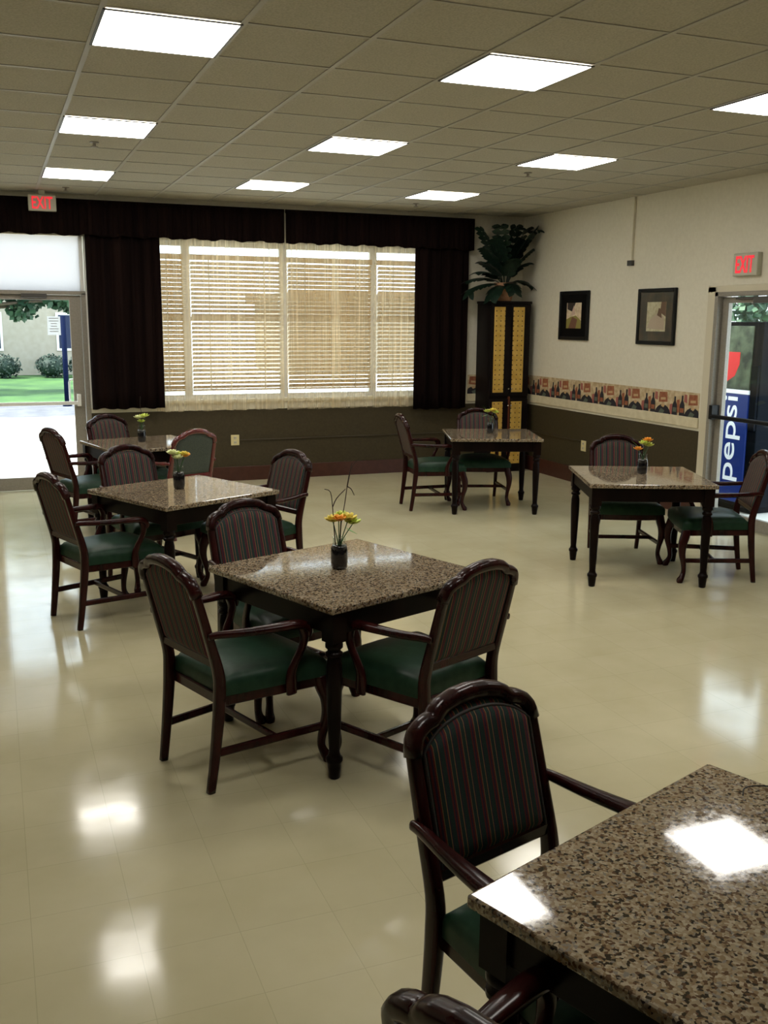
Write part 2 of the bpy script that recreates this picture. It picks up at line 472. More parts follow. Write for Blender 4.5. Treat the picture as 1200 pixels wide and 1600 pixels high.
# ------------------------------------------------------------------ ceiling lights
def make_light():
    t = empty('ceiling_light')
    b = B()
    for (x0, x1, y0, y1) in ((-.303, .303, -.303, -.29), (-.303, .303, .29, .303), (-.303, -.29, -.29, .29), (.29, .303, -.29, .29)):
        box(b, x0, x1, y0, y1, -.006, 0)
    obj('frame', b, M_alud, t, bevel=.002)
    b = B()
    box(b, -.29, .29, -.29, .29, -.007, -.001)
    obj('diffuser', b, M_diff, t, bevel=.002)
    return t
light0 = make_light()
where = {(0, 1): 'largest lit square ceiling light at upper left, nearest of the left row',
         (0, 5): 'square ceiling light in the left row, midway toward the exit sign',
         (0, 9): 'square ceiling light farthest back in the left row, just before the exit sign',
         (3, 1): 'nearest and largest square ceiling light of the middle row, high in the centre',
         (3, 5): 'square ceiling light in the middle of the centre row',
         (3, 9): 'square ceiling light farthest back in the centre row, in front of the curtained window',
         (6, 1): 'square ceiling light cut off by the right edge, nearest of the right row',
         (6, 5): 'square ceiling light in the middle of the right row',
         (6, 9): 'square ceiling light farthest back in the right row, toward the plant corner'}
first = True
lights_at = list(where) + [(-3, 5), (-3, 9), (0, -3), (3, -3), (6, -3)]  # the extra entries are unseen lights added to raise the room brightness
for ij in lights_at:
    i, j = ij
    o = light0 if first else copy_tree(light0); first = False
    o.location = (GX + (i+.5)*TS, GY + (j+.5)*TS, HC - .007)
    tag(o, where.get(ij, 'unseen square ceiling light added to brighten the room'), 'ceiling light', 'square ceiling lights in the tile grid')
    if ij not in where: o['label'] = 'unseen square ceiling light added to brighten the room, beyond the left edge or behind the viewer'

# sprinklers
b = B(); lathe(b, [(.035, 0), (.035, -.006), (.012, -.010), (.012, -.03), (.028, -.034), (.028, -.038), (.004, -.040)], 12)
sp0 = obj('ceiling_sprinkler', b, M_alu, smooth=False)
for k, (x, y, lab) in enumerate([(.807, 8.009, 'small sprinkler head between the two farther lights of the left row'),
                                 (.794, 10.83, 'small sprinkler head behind the farthest light of the left row'),
                                 (4.513, 8.022, 'small sprinkler head behind the middle light of the right row'),
                                 (4.539, 10.591, 'small sprinkler head behind the farthest light of the right row')]):
    o = sp0 if k == 0 else sp0.copy()
    if k: COL.objects.link(o)
    o.location = (x, y, HC)
    tag(o, lab, 'sprinkler', 'ceiling sprinkler heads')

# ------------------------------------------------------------------ glass door in the back wall
YD = YB + .03
b = B()
box(b, DX0, DX0+.05, YB-.012, YB+.16, 0, 2.15); box(b, DX1-.05, DX1, YB-.012, YB+.16, 0, 2.15)
box(b, DX0, DX1, YB-.012, YB+.16, 2.13, 2.17)
fr = struct('door_1', b, M_alu, bevel=.003)
b = B()
box(b, DX0+.055, DX0+.19, YD, YD+.045, .01, 2.125); box(b, DX1-.175, DX1-.055, YD, YD+.045, .01, 2.125)
box(b, DX0+.19, DX1-.175, YD, YD+.045, 2.075, 2.125); box(b, DX0+.19, DX1-.175, YD, YD+.045, .01, .15)
leaf = obj('door_leaf', b, M_alu, fr, bevel=.003)
b = B(); box(b, DX0+.192, DX1-.177, YD+.018, YD+.026, .152, 2.073); obj('glass_pane', b, M_glass, leaf)
b = B()
sweep(b, [(DX0+.10, YD-.055, .965, .02, .016), (DX1-.13, YD-.055, .965, .02, .016)], 8, 4, side=(0, 0, 1))
box(b, DX1-.145, DX1-.105, YD-.075, YD, .93, 1.06); box(b, DX0+.09, DX0+.12, YD-.075, YD, .93, 1.02)
obj('push_bar', b, M_white, leaf, bevel=.004)
b = B()
sweep(b, [(DX1-.21, YD+.045, .98, .011, .011), (DX1-.21, YD+.11, .98, .011, .011), (DX1-.21, YD+.12, 1.0, .011, .011), (DX1-.21, YD+.12, 1.18, .011, .011),
          (DX1-.20, YD+.115, 1.21, .011, .011), (DX1-.15, YD+.05, 1.22, .011, .011)], 8)
obj('door_handle', b, M_white, leaf, smooth=True)
b = B(); box(b, DX0+.52, DX0+.78, YD-.06, YD-.005, 2.09, 2.14); box(b, DX0+.30, DX0+.52, YD-.03, YD-.012, 2.125, 2.14); obj('door_closer', b, M_alud, leaf, bevel=.003)
# white translucent panel over the door
b = B(); box(b, DX0+.005, DX1-.05, YB+.05, YB+.06, 2.172, DZ-.002); struct('window_5', b, M_frost)
b = B(); box(b, DX1-.05, DX1-.012, YB-.012, YB+.10, 2.172, DZ-.002); box(b, DX1-.002, DX1+.045, YB-.02, YB+.0, .90, DZ); struct('trim_5', b, M_white, bevel=.002)
# notice on the door glass
t = empty('door_notice', (0.64, YD+.012, 1.80))
tag(t, 'small white notice with lines of print stuck on the left glass door', 'notice')
b = B(); box(b, -.068, .068, 0, .004, -.10, .10); obj('paper', b, M_frost, t, bevel=.012)
b = B(); rnd = random.Random(2)
for k in range(6):
    w_ = rnd.uniform(.03, .05); box(b, -w_, w_, -.0015, -.0002, .075-k*.028, .083-k*.028)
obj('print_lines', b, mat('grey_ink', (.35, .35, .35), .6), t)

# ------------------------------------------------------------------ windows and blinds
for k in range(4):
    x0, x1 = WX[k], WX[k+1]; c = (x0+x1)/2
    b = B(); y0, y1 = YB+.07, YB+.13
    f = .045
    box(b, x0, x0+f, y0, y1, WZ0, WZ1); box(b, x1-f, x1, y0, y1, WZ0, WZ1)
    box(b, x0+f, x1-f, y0, y1, WZ1-.05, WZ1); box(b, x0+f, x1-f, y0, y1, WZ0, WZ0+.05)
    box(b, x0+f, x1-f, y0, y1, 1.86, 1.91)
    w = struct('window_%d' % (k+1), b, M_white, bevel=.003)
    b = B(); box(b, x0+f, x1-f, y0+.025, y0+.031, WZ0+.05, 1.86); box(b, x0+f, x1-f, y0+.025, y0+.031, 1.91, WZ1-.05)
    obj('glass_pane', b, M_glass, w)
BL_NAMES = ['leftmost tan slatted blind, mostly behind the left dark curtain',
            'tan slatted blind in the second window bay, left of the sheer curtains\' meeting line',
            'tan slatted blind in the third window bay, just right of the sheer curtains\' meeting line',
            'rightmost tan slatted blind, partly behind the right dark curtain']
for k in range(4):
    x0, x1 = WX[k]+.035, WX[k+1]-.035
    t = empty('window_blind', ((x0+x1)/2, YB+.035, WZ0+.05)); hw = (x1-x0)/2
    tag(t, BL_NAMES[k], 'blind', 'slatted blinds in the long window')
    top = 2.60 - WZ0 - .05
    b = B(); box(b, -hw, hw, -.022, .022, top-.06, top); obj('head_rail', b, M_blind, t, bevel=.004)
    b = B(); bot = .06
    z = bot + .03; zs = []
    while z < top - .07:
        zs.append(z); z += .048
    a = math.radians((52, 38, 50, 42)[k])
    for z in zs:
        for s0, s1 in ((-1, 0), (0, 1)):
            y0_, y1_ = s0*.026, s1*.026
            p = [(-hw+.01, y0_*math.cos(a), z - y0_*math.sin(a)*1 + .002*(1-abs(s0))), (hw-.01, y0_*math.cos(a), z - y0_*math.sin(a) + .002*(1-abs(s0))),
                 (hw-.01, y1_*math.cos(a), z - y1_*math.sin(a) + .002*(1-abs(s1))), (-hw+.01, y1_*math.cos(a), z - y1_*math.sin(a) + .002*(1-abs(s1)))]
            prism(b, p, (0, 0, .0018))
    obj('slats', b, M_blind, t)
    b = B(); box(b, -hw+.01, hw-.01, -.02, .02, bot-.012, bot+.006); obj('bottom_rail', b, M_blind, t, bevel=.003)
    b = B()
    for cx in (-hw*.6, hw*.6): box(b, cx-.006, cx+.006, -.027, -.0255, bot, top-.05)
    obj('ladder_tape', b, M_cream, t)
    b = B(); sweep(b, [(hw-.10, -.03, top-.05, .003, .003), (hw-.10, -.032, .45, .003, .003)], 6); obj('tilt_wand', b, M_white, t)

def cloth(x0, x1, z0, z1, yc, amp, period, seed, hem=0.0, nx=None, nz=10, top_amp=1.0, thick=0.0, taper=0.0):
    rnd = random.Random(seed)
    nx = nx or int((x1-x0)/period*9)
    ph = [rnd.uniform(0, 6.28) for _ in range(5)]
    def off(x, t):
        g = (1-t) + top_amp*t
        s = math.sin(2*PI*x/period + 1.1*math.sin(x*3.1+ph[0]) + .25*math.sin(t*4+ph[4]))
        s2 = .45*math.sin(2*PI*x/(period*.43) + ph[1] + .8*math.sin(x*5+ph[2]))
        return amp*g*(s + s2)
    b = B(); grid = []
    for i in range(nx+1):
        x = x0 + (x1-x0)*i/nx; colv = []
        for j in range(nz+1):
            t = j/nz
            z = z0 + (z1-z0)*t
            if j == 0: z += hem*math.sin(x*17+ph[3]) + hem*.6*math.sin(x*41)
            if j == nz: z += hem*.5*math.sin(x*29+ph[2])
            xx = x + taper*(1-t)*((x-x0)/(x1-x0) - .5)
            colv.append(b.verts.new((xx, yc + off(x, t), z)))
        grid.append(colv)
    for i in range(nx):
        for j in range(nz):
            b.faces.new((grid[i][j], grid[i+1][j], grid[i+1][j+1], grid[i][j+1]))
    return b

def drape(name, args, m, label, cat, group=None, th=.004):
    o = obj(name, cloth(*args[0], **args[1]), m, smooth=True)
    if th:
        s = o.modifiers.new('solid', 'SOLIDIFY'); s.thickness = th
    tag(o, label, cat, group)
    return o
drape('curtain_panel', ((.995, 1.78, .895, 2.80, YB-.105, .022, .15, 1), dict(hem=.006)), M_drape, 'dark brown curtain panel between the glass door and the long window', 'curtain', 'dark curtain panels')
drape('curtain_panel', ((4.83, 5.56, .80, 2.80, YB-.105, .022, .14, 2), dict(hem=.006)), M_drape, 'dark brown curtain panel at the right end of the window, beside the corner cabinet', 'curtain', 'dark curtain panels')
drape('sheer_curtain', ((1.70, 3.195, .845, 2.80, YB-.052, .015, .17, 3), dict(hem=.004)), M_sheer, 'left sheer gold curtain over the blinds, left of the bright gap', 'curtain', 'sheer curtains', th=0)
drape('sheer_curtain', ((3.225, 4.90, .835, 2.80, YB-.052, .015, .15, 5), dict(hem=.004)), M_sheer, 'right sheer gold curtain over the blinds, right of the bright gap', 'curtain', 'sheer curtains', th=0)

def valance(x0, x1, seed, label, ret=None):
    t = empty('valance', ((x0+x1)/2, YB-.165, 2.74)); cx = (x0+x1)/2
    tag(t, label, 'valance', 'dark gathered valances')
    o = obj('fabric_skirt', cloth(x0-cx, x1-cx, .005, .365, 0, .009, .07, seed, hem=.008, nz=6), M_drape, t, smooth=True)
    s = o.modifiers.new('solid', 'SOLIDIFY'); s.thickness = .004
    b = B(); sweep(b, [(x0-cx, .012, .355, .022, .014), (x1-cx, .012, .355, .022, .014)], 8, side=(0, 0, 1)); obj('rod_pocket', b, M_drape, t)
    if ret:
        b = B(); box(b, x1-cx-.004, x1-cx, -.0, .164, .0, .365); obj('return_flap', b, M_drape, t)
    return t
valance(-.35, 1.035, 11, 'left dark valance over the glass door, behind the exit sign')
valance(1.03, 3.185, 12, 'middle dark gathered valance over the left half of the long window')
valance(3.20, 5.60, 13, 'right dark gathered valance ending beside the potted palm', ret=True)

# exit signs
def exit_sign(loc, rz, w, h, label):
    t = empty('exit_sign', loc, rz)
    tag(t, label, 'exit sign', 'exit signs')
    b = B(); box(b, -w/2, w/2, 0, .055, 0, h); obj('housing', b, M_sign, t, bevel=.008)
    me = text_mesh('EXIT', h*.95, .002, .012)
    me.materials.clear(); me.materials.append(M_red)
    xs = [v.co.x for v in me.vertices]; ys = [v.co.y for v in me.vertices]
    sx = w*.74/(max(xs)-min(xs)); sy = h*.74/(max(ys)-min(ys)); cx = (max(xs)+min(xs))/2; cy = (max(ys)+min(ys))/2
    for v in me.vertices:
        x, y, z = v.co
        v.co = ((x-cx)*sx, -.003 - z, h/2 + (y-cy)*sy)
    o = bpy.data.objects.new('lettering', me); COL.objects.link(o); o.parent = t
    return t
exit_sign((.575, YB-.26, 2.968), 0, .275, .165, 'red and white exit sign hanging by the valance over the left glass door')
b = B(); box(b, -.03, .03, .02, .04, .165, HC-2.968); obj('mounting_stem', b, M_sign, bpy.data.objects['exit_sign'])
exit_sign((XR-.056, 7.26, 2.305), -PI/2, .31, .20, 'red and cream exit sign on the right wall above the glass door')

# wall raceways, outlets
b = B(); box(b, XR-.028, XR, 9.02, 9.10, 2.53, HC); tag(obj('cable_channel', b, M_wall, bevel=.004), 'pale vertical cable channel on the right wall from the ceiling', 'cable channel')
b = B(); box(b, XR-.04, XR, 9.00, 9.08, 2.475, 2.53); tag(obj('wall_sensor', b, M_alud, bevel=.005), 'small grey box at the foot of the vertical cable channel', 'junction box')
M_race = mat('dark_raceway', (0.05, 0.036, 0.018), 0.5)
b = B(); box(b, 2.66, 5.72, YB-.016, YB, .476, .490); tag(obj('cable_raceway', b, M_race, bevel=.003), 'thin dark cable strip along the brown wall under the window', 'cable strip')
b = B(); box(b, XR-.016, XR, 9.86, 11.37, .50, .515); tag(obj('cable_raceway', b, M_race, bevel=.003), 'thin dark cable strip on the right wall leading to its outlet', 'cable strip')
M_plate = mat('ivory_plate', (0.72, 0.62, 0.32), 0.4)
def outlet(loc, rz, label):
    t = empty('wall_outlet', loc, rz); tag(t, label, 'outlet', 'wall outlets')
    b = B(); box(b, -.05, .05, -.008, 0, -.062, .062); obj('cover_plate', b, M_plate, t, bevel=.004)
    for s in (-1, 1):
        b = B(); box(b, -.018, .018, -.012, -.007, s*.027-.018, s*.027+.018)
        o = obj('socket', b, M_cream, t, bevel=.004)
        b = B(); box(b, -.009, -.006, -.0135, -.0118, s*.027-.008, s*.027+.008); box(b, .006, .009, -.0135, -.0118, s*.027-.008, s*.027+.008)
        obj('slot', b, M_black, o)
outlet((2.60, YB, .485), 0, 'ivory outlet plate on the brown wall under the left part of the window')
outlet((XR, 9.80, .46), -PI/2, 'ivory outlet plate low on the right wall behind the nearer right table')

# pictures
def picture(yc, zc, w, h, label, glossy, blobs, outer):
    t = empty('framed_picture', (XR, yc, zc), -PI/2); tag(t, label, 'picture', 'framed pictures on the right wall')
    b = B()
    for s in (-1, 1):
        box(b, s*w/2-(.04 if s > 0 else 0), s*w/2+(.04 if s < 0 else 0), -.03, 0, -h/2, h/2)
        box(b, -w/2+.04, w/2-.04, -.03, 0, s*h/2-(.04 if s > 0 else 0), s*h/2+(.04 if s < 0 else 0))
    obj('frame', b, M_black, t, bevel=.008)
    b = B(); box(b, -w/2+.04, w/2-.04, -.014, -.004, -h/2+.04, h/2-.04); obj('mat_board', b, outer, t)
    b = B(); iw, ih = w*.25, h*.26
    prism(b, [(-iw, -.0145, -ih), (iw, -.0145, -ih), (iw, -.0145, ih), (-iw, -.0145, ih)], (0, -.001, 0), 0)
    for q, (pts, mi) in enumerate(blobs):
        prism(b, [(x*iw, -.0156 - q*.0004, z*ih) for x, z in pts], (0, -.0005, 0), mi)
    obj('print', b, PM, t)
    if glossy:
        b = B(); box(b, -w/2+.04, w/2-.04, -.0225, -.020, -h/2+.04, h/2-.04); obj('glazing', b, M_glass, t)
PM = [noisy('print_cream', (0.55, 0.42, 0.27), (0.75, 0.62, 0.44), 25, .6), mat('print_green', (0.25, 0.22, 0.05), .6),
      mat('print_brown', (0.16, 0.07, 0.04), .6), mat('print_dark', (0.02, 0.012, 0.01), .6), mat('print_pink', (0.6, 0.42, 0.33), .6)]
M_mat1 = mat('black_mat', (0.004, 0.0035, 0.0035), .7, spec=.08)
M_mat2 = noisy('dark_bronze_mat', (0.012, 0.010, 0.012), (0.06, 0.03, 0.015), 7, .35)
picture(10.115, 1.958, .625, .565, 'smaller-looking black framed picture on the right wall, nearer the corner cabinet', False,
        [([(-.9, .5), (-.2, .3), (.2, 1), (-.9, 1)], 3), ([(-1, -1), (1, -1), (1, -.4), (.3, .0), (-.4, -.1), (-1, -.3)], 1), ([(-.7, -1), (.3, -1), (.5, -.3), (-.2, -.1)], 2), ([(-.4, .0), (.0, .8), (.2, .1)], 4)], M_mat1)
picture(8.555, 1.945, .63, .57, 'black framed picture on the right wall with bronze inner border, nearer the glass door', True,
        [([(-.95, -.8), (.9, -.9), (.8, .0), (.2, .3), (-.6, -.2)], 4), ([(.1, .1), (.6, -.1), (.5, .5), (.25, .6)], 2), ([(.4, .3), (1, .0), (1, 1), (.5, 1)], 2)], M_mat2)

# ------------------------------------------------------------------ corner cabinet and palm
t = empty('corner_cabinet', (6.015, 11.17, 0)); tag(t, 'tall black cabinet with yellow dotted door panels standing in the far corner', 'cabinet')
b = B(); box(b, -.275, .275, -.17, .205, 0, 2.10); box(b, -.285, .285, -.195, .205, 2.10, 2.13); obj('body', b, M_cab, t, bevel=.004)
for s, x0, x1 in ((-1, -.268, -.003), (1, .003, .268)):
    for z0, z1, up in ((.965, 2.09, True), (.06, .925, False)):
        b = B(); box(b, x0, x1, -.19, -.171, z0, z1)
        d = obj('door', b, M_cab if up else M_cab, t, bevel=.003)
        px0, px1 = (x0+.03, x1-.085) if s < 0 else (x0+.022, x1-.085)
        b = B(); box(b, px0, px1, -.196, -.189, z0+.045, z1-.03); obj('dotted_panel', b, M_dots, d, bevel=.004)
        b = B(); lathe(b, [(.004, 0), (.004, .012), (.010, .018), (.010, .026), (.004, .03)], 10)
        bmesh.ops.rotate(b, verts=b.verts, matrix=Matrix.Rotation(PI/2, 3, 'X')); kz = z0+.09 if up else z1-.08
        bmesh.ops.translate(b, verts=b.verts, vec=(s*.022, -.19, kz)); obj('knob', b, M_chrome, d, smooth=True)
b = B(); box(b, -.012, .012, -.1925, -.171, .06, .955); obj('centre_strip', b, M_cabred, t)

t = empty('potted_palm', (5.99, 11.14, 2.13)); tag(t, 'dark green artificial palm in a pinkish pot on top of the corner cabinet', 'plant')
b = B(); lathe(b, [(.085, 0), (.095, .02), (.125, .19), (.135, .20), (.135, .225), (.118, .225), (.112, .19)], 20); obj('pot', b, M_pot, t, smooth=False, bevel=0)
b = B(); lathe(b, [(.110, .18), (.05, .20), (.001, .205)], 16); obj('soil', b, M_bark, t)
rnd = random.Random(21)
fr_spec = [(-165, .30, .40), (-130, .30, .60), (-45, .30, .52), (-70, .22, .60), (-12, .30, .90), (-175, .52, .10), (-160, .42, .30), (-150, .36, .52), (178, .45, .22), (-95, .34, .42), (-60, .35, .66), (-25, .30, .68), (-10, .24, .40), (-40, .40, .80), (-120, .45, .78), (-80, .25, .85),
           (-20, .30, .18), (-140, .30, .05), (-90, .30, .12), (-172, .33, .72)]
for az, reach, rise in fr_spec:
    a = math.radians(az); dx, dy = math.cos(a), math.sin(a)
    base = Vector((dx*.03, dy*.03, .19))
    P = [base + Vector((dx*reach*s, dy*reach*s*.7, rise*(1.0*s**.8) - .16*s*s*(1.2-rise))) for s in [k/9 for k in range(10)]]
    P = [Vector((max(min(p.x, .36), -.50), min(p.y, .22), min(p.z, .86))) for p in P]
    b = B(); sweep(b, [(*p, .006*(1-.07*i), .006*(1-.07*i)) for i, p in enumerate(P)], 5, mi=0)
    for i in range(2, 10):
        p = P[i]; d = (P[i]-P[i-1]).normalized() if (P[i]-P[i-1]).length > 1e-6 else Vector((0, 0, 1))
        side = d.cross(Vector((0, 0, 1))); side = side.normalized() if side.length > .05 else Vector((0, 1, 0))
        for s in (-1, 1):
            L = .155*(1-.05*abs(i-5)); wd = .040
            dirv = (side*s*.75 + d*.65 + Vector((0, 0, -.12*rnd.random()))).normalized()
            nn = dirv.cross(d).normalized() if dirv.cross(d).length > .01 else Vector((0, 0, 1))
            across = nn.cross(dirv).normalized()
            ring = []
            for q, ww in ((0, .15), (.25, .9), (.55, 1), (.8, .6)):
                c = p + dirv*L*q + Vector((0, 0, -.25*L*q*q))
                ring.append((c - across*wd*ww/1, c + across*wd*ww/1))
            tip = p + dirv*L + Vector((0, 0, -.25*L))
            vv = [(b.verts.new(q0), b.verts.new(q1)) for q0, q1 in ring]
            for (a0, a1), (b0, b1) in zip(vv, vv[1:]): b.faces.new((a0, a1, b1, b0))
            b.faces.new((vv[-1][0], vv[-1][1], b.verts.new(tip)))
    for v in b.verts:
        v.co.x = min(v.co.x, .37); v.co.y = min(v.co.y, .235)
    o = obj('frond', b, M_palm, t); s = o.modifiers.new('solid', 'SOLIDIFY'); s.thickness = .0015

# ------------------------------------------------------------------ right glass door
b = B()
box(b, XR-.03, XR+.078, RY1-.045, RY1, 0, RZ); box(b, XR-.03, XR+.078, RY0, RY0+.045, 0, RZ); box(b, XR-.03, XR+.078, RY0, RY1, RZ-.04, RZ)
box(b, XR-.02, XR, RY1, RY1+.11, 0, RZ+.05, 1); box(b, XR-.02, XR, RY0-.11, RY1+.11, RZ, RZ+.06, 1)
fr = struct('door_2', b, [M_alu, M_cream], bevel=.003)
b = B(); xd = XR+.03
box(b, xd, xd+.045, RY1-.13, RY1-.05, .01, RZ-.045); box(b, xd, xd+.045, RY0+.05, RY0+.13, .01, RZ-.045)
box(b, xd, xd+.045, RY0+.13, RY1-.13, RZ-.10, RZ-.045); box(b, xd, xd+.045, RY0+.13, RY1-.13, .01, .12)
leaf = obj('door_leaf', b, M_alu, fr, bevel=.003)
b = B(); box(b, xd+.018, xd+.026, RY0+.131, RY1-.131, .121, RZ-.101); obj('glass_pane', b, M_glass, leaf)
b = B()
sweep(b, [(xd-.075, RY1-.08, 1.015, .02, .018), (xd-.075, RY0+.10, 1.015, .02, .018)], 8, 4, side=(0, 0, 1))
box(b, xd-.09, xd, RY1-.105, RY1-.06, .985, 1.12); box(b, xd-.09, xd, RY0+.07, RY0+.11, .985, 1.12)
obj('push_bar', b, M_black, leaf, bevel=.008)
b = B(); box(b, xd-.06, xd, RY0+.25, RY0+.55, RZ-.105, RZ-.05); box(b, xd-.04, xd-.02, RY0+.55, RY0+.80, RZ-.07, RZ-.05); obj('door_closer', b, M_alud, leaf, bevel=.003)

# ------------------------------------------------------------------ tables
def make_table():
    t = empty('dining_table')
    h = .457
    b = B(); box(b, -h, h, -h, h, .730, .760); obj('tabletop', b, M_granite, t, bevel=.008, seg=3)
    b = B()
    for s in (-1, 1):
        box(b, -.365, .365, s*.412-.011, s*.412+.011, .630, .7295)
        box(b, s*.412-.011, s*.412+.011, -.365, .365, .630, .7295)
    obj('apron', b, M_tablewood, t, bevel=.003)
    for sx in (-1, 1):
        for sy in (-1, 1):
            cx, cy = sx*.400, sy*.400
            b = B(); box(b, cx-.036, cx+.036, cy-.036, cy+.036, .600, .7295)
            prof = [(.020, 0), (.024, .004), (.029, .05), (.031, .070), (.036, .078), (.036, .092), (.030, .098), (.026, .105), (.023, .12),
                    (.027, .20), (.031, .32), (.034, .44), (.033, .50), (.028, .525), (.026, .532), (.036, .540), (.036, .552), (.028, .558),
                    (.027, .566), (.037, .575), (.037, .590), (.032, .600)]
            lathe(b, prof, 16, cx, cy)
            o = obj('leg', b, M_tablewood, t, smooth=True)
            e = o.modifiers.new('split', 'EDGE_SPLIT'); e.split_angle = math.radians(50)
    return t
tables = [(1.458, 4.160, .3602, 'square granite table in the centre foreground with tall twigs in its vase'),
          (1.139, 6.557, .440, 'square granite table at mid left, between the centre and farthest left tables'),
          (1.256, 9.228, .235, 'farthest left square granite table near the glass door with lime flowers'),
          (4.475, 6.100, -.392, 'square granite table at the right in front of the framed pictures'),
          (4.681, 8.900, -.343, 'small-looking square granite table at the back right in front of the corner cabinet'),
          (1.402, 1.330, .355, 'nearest square granite table at the lower right, with ceiling light reflections, no vase')]
tab0 = make_table()
for k, (x, y, a, lab) in enumerate(tables):
    o = tab0 if k == 0 else copy_tree(tab0)
    o.location = (x, y, 0); o.rotation_euler = (0, 0, a)
    tag(o, lab, 'table', 'square granite dining tables')

# ------------------------------------------------------------------ chairs
def xb(z): return -.235 - .27*(z-.53)
def crest_z(y):
    """height of the crest rail centre line at y, a stepped camel back"""
    a = abs(y); K = [(0, .944), (.05, .941), (.095, .930), (.116, .919), (.126, .909), (.136, .903), (.150, .901), (.168, .895), (.188, .884), (.202, .864), (.208, .83)]
    for (a0, z0), (a1, z1) in zip(K, K[1:]):
        if a <= a1: return z0 + (z1-z0)*(a-a0)/(a1-a0)
    return .83

def make_chair(mwood, mback):
    t = empty('dining_armchair')
    # seat cushion
    b = B(); nx, ny = 14, 14; top = []; 
    def outline(u, v):      # u 0..1 rear to front, v -1..1
        x = -.205 + .485*u
        w = .205 + .075*u
        bow = .02*(1-v*v)*u
        return x + bow, v*w
    def rr(u, v, z):        # rounded edge drop
        e = min(u*.485, (1-u)*.485, (1-abs(v))*.26)
        r = .035
        return z - (r - math.sqrt(max(0, r*r-(r-min(e, r))**2)))*.9
    rows = []
    for i in range(nx+1):
        u = .5 - .5*math.cos(PI*i/nx); row = []
        for j in range(ny+1):
            v = -math.cos(PI*j/ny); x, y = outline(u, v)
            zt = .452 + .030*(1-(2*u-1)**4)*(1-v**4)
            row.append(b.verts.new((x, y, rr(u, v, zt + .02))))
        rows.append(row)
    for i in range(nx):
        for j in range(ny): b.faces.new((rows[i][j], rows[i+1][j], rows[i+1][j+1], rows[i][j+1]))
    ring = rows[0][:] + [rows[i][-1] for i in range(1, nx+1)] + rows[-1][-2::-1] + [rows[i][0] for i in range(nx-1, 0, -1)]
    low = [b.verts.new((v.co.x, v.co.y, .398)) for v in ring]
    for k in range(len(ring)):
        q = (k+1) % len(ring); b.faces.new((ring[k], ring[q], low[q], low[k]))
    b.faces.new(low)
    obj('seat', b, M_green, t, smooth=True).modifiers.new('split', 'EDGE_SPLIT').split_angle = math.radians(60)
    # seat frame
    b = B()
    prism(b, [(-.215, -.198, .352), (.262, -.262, .352), (.280, -.10, .352), (.285, 0, .352), (.280, .10, .352), (.262, .262, .352), (-.215, .198, .352)], (0, 0, .0475))
    obj('seat_frame', b, mwood, t, bevel=.006)
    for s in (-1, 1):
        # rear leg running up into the back post
        b = B()
        rows_ = [(-.272, s*.198, 0, .016, .017), (-.255, s*.202, .12, .017, .019), (-.236, s*.205, .28, .019, .022), (-.226, s*.207, .40, .020, .024),
                 (xb(.52)+.004, s*.208, .50, .019, .023), (xb(.65), s*.209, .65, .018, .019), (xb(.80), s*.207, .80, .018, .017), (xb(.862), s*.203, .862, .019, .017)]
        sweep(b, rows_, 12, 4, side=(0, 1, 0), sub=4); obj('rear_leg', b, mwood, t, smooth=True)
        # cabriole front leg
        b = B()
        rows_ = [(.245, s*.245, .398, .032, .032), (.255, s*.252, .35, .034, .034), (.272, s*.264, .29, .031, .031), (.272, s*.264, .22, .025, .025),
                 (.255, s*.253, .14, .019, .019), (.250, s*.248, .08, .017, .017), (.262, s*.257, .04, .020, .020), (.275, s*.264, .018, .024, .024), (.275, s*.264, .0, .021, .021)]
        sweep(b, rows_, 12, 2.4, side=(0, 1, 0), sub=4); obj('front_leg', b, mwood, t, smooth=True)
        # arm: rest and support
        b = B()
        rows_ = [(xb(.67)-.012, s*.236, .672, .010, .013), (xb(.67)+.03, s*.238, .672, .014, .015), (-.12, s*.256, .664, .021, .016), (.0, s*.272, .662, .027, .017),
                 (.09, s*.281, .660, .029, .019), (.135, s*.283, .650, .026, .020), (.158, s*.283, .625, .022, .017), (.155, s*.283, .600, .017, .012)]
        sweep(b, rows_, 12, 2.6, side=(0, 1, 0), sub=4); obj('armrest', b, mwood, t, smooth=True)
        b = B()
        rows_ = [(.125, s*.281, .650, .018, .020), (.140, s*.281, .605, .018, .019), (.130, s*.279, .555, .015, .016), (.102, s*.273, .500, .014, .017),
                 (.085, s*.266, .45, .015, .021), (.085, s*.262, .40, .016, .026), (.088, s*.261, .355, .013, .024)]
        sweep(b, rows_, 12, 2.8, side=(0, 1, 0), sub=4); obj('arm_support', b, mwood, t, smooth=True)
        b = B(); sweep(b, [(-.243, s*.204, .165, .010, .017), (.252, s*.250, .165, .010, .017)], 8, 4, side=(0, 1, 0)); obj('side_stretcher', b, mwood, t)
    b = B(); sweep(b, [(.03, -.222, .165, .010, .015), (.03, .222, .165, .010, .015)], 8, 4, side=(1, 0, 0)); obj('cross_stretcher', b, mwood, t)
    # crest rail: moulded, stepped
    b = B(); rows_ = []
    for k in range(97):
        y = -.208 + .416*k/96; z = crest_z(y)
        rows_.append((xb(z), y, z, .026, .020 + .004*(1-abs(y)/.21)))
    sweep(b, rows_, 12, 2.8, side=(-1, 0, .0)); obj('crest_rail', b, mwood, t, smooth=True)
    b = B(); sweep(b, [(xb(.545), -.20, .545, .016, .020), (xb(.545), .20, .545, .016, .020)], 8, 5, side=(1, 0, 0)); obj('lower_back_rail', b, mwood, t)
    # upholstered back panel
    b = B(); F = []; Rr = []; n1, n2 = 18, 14
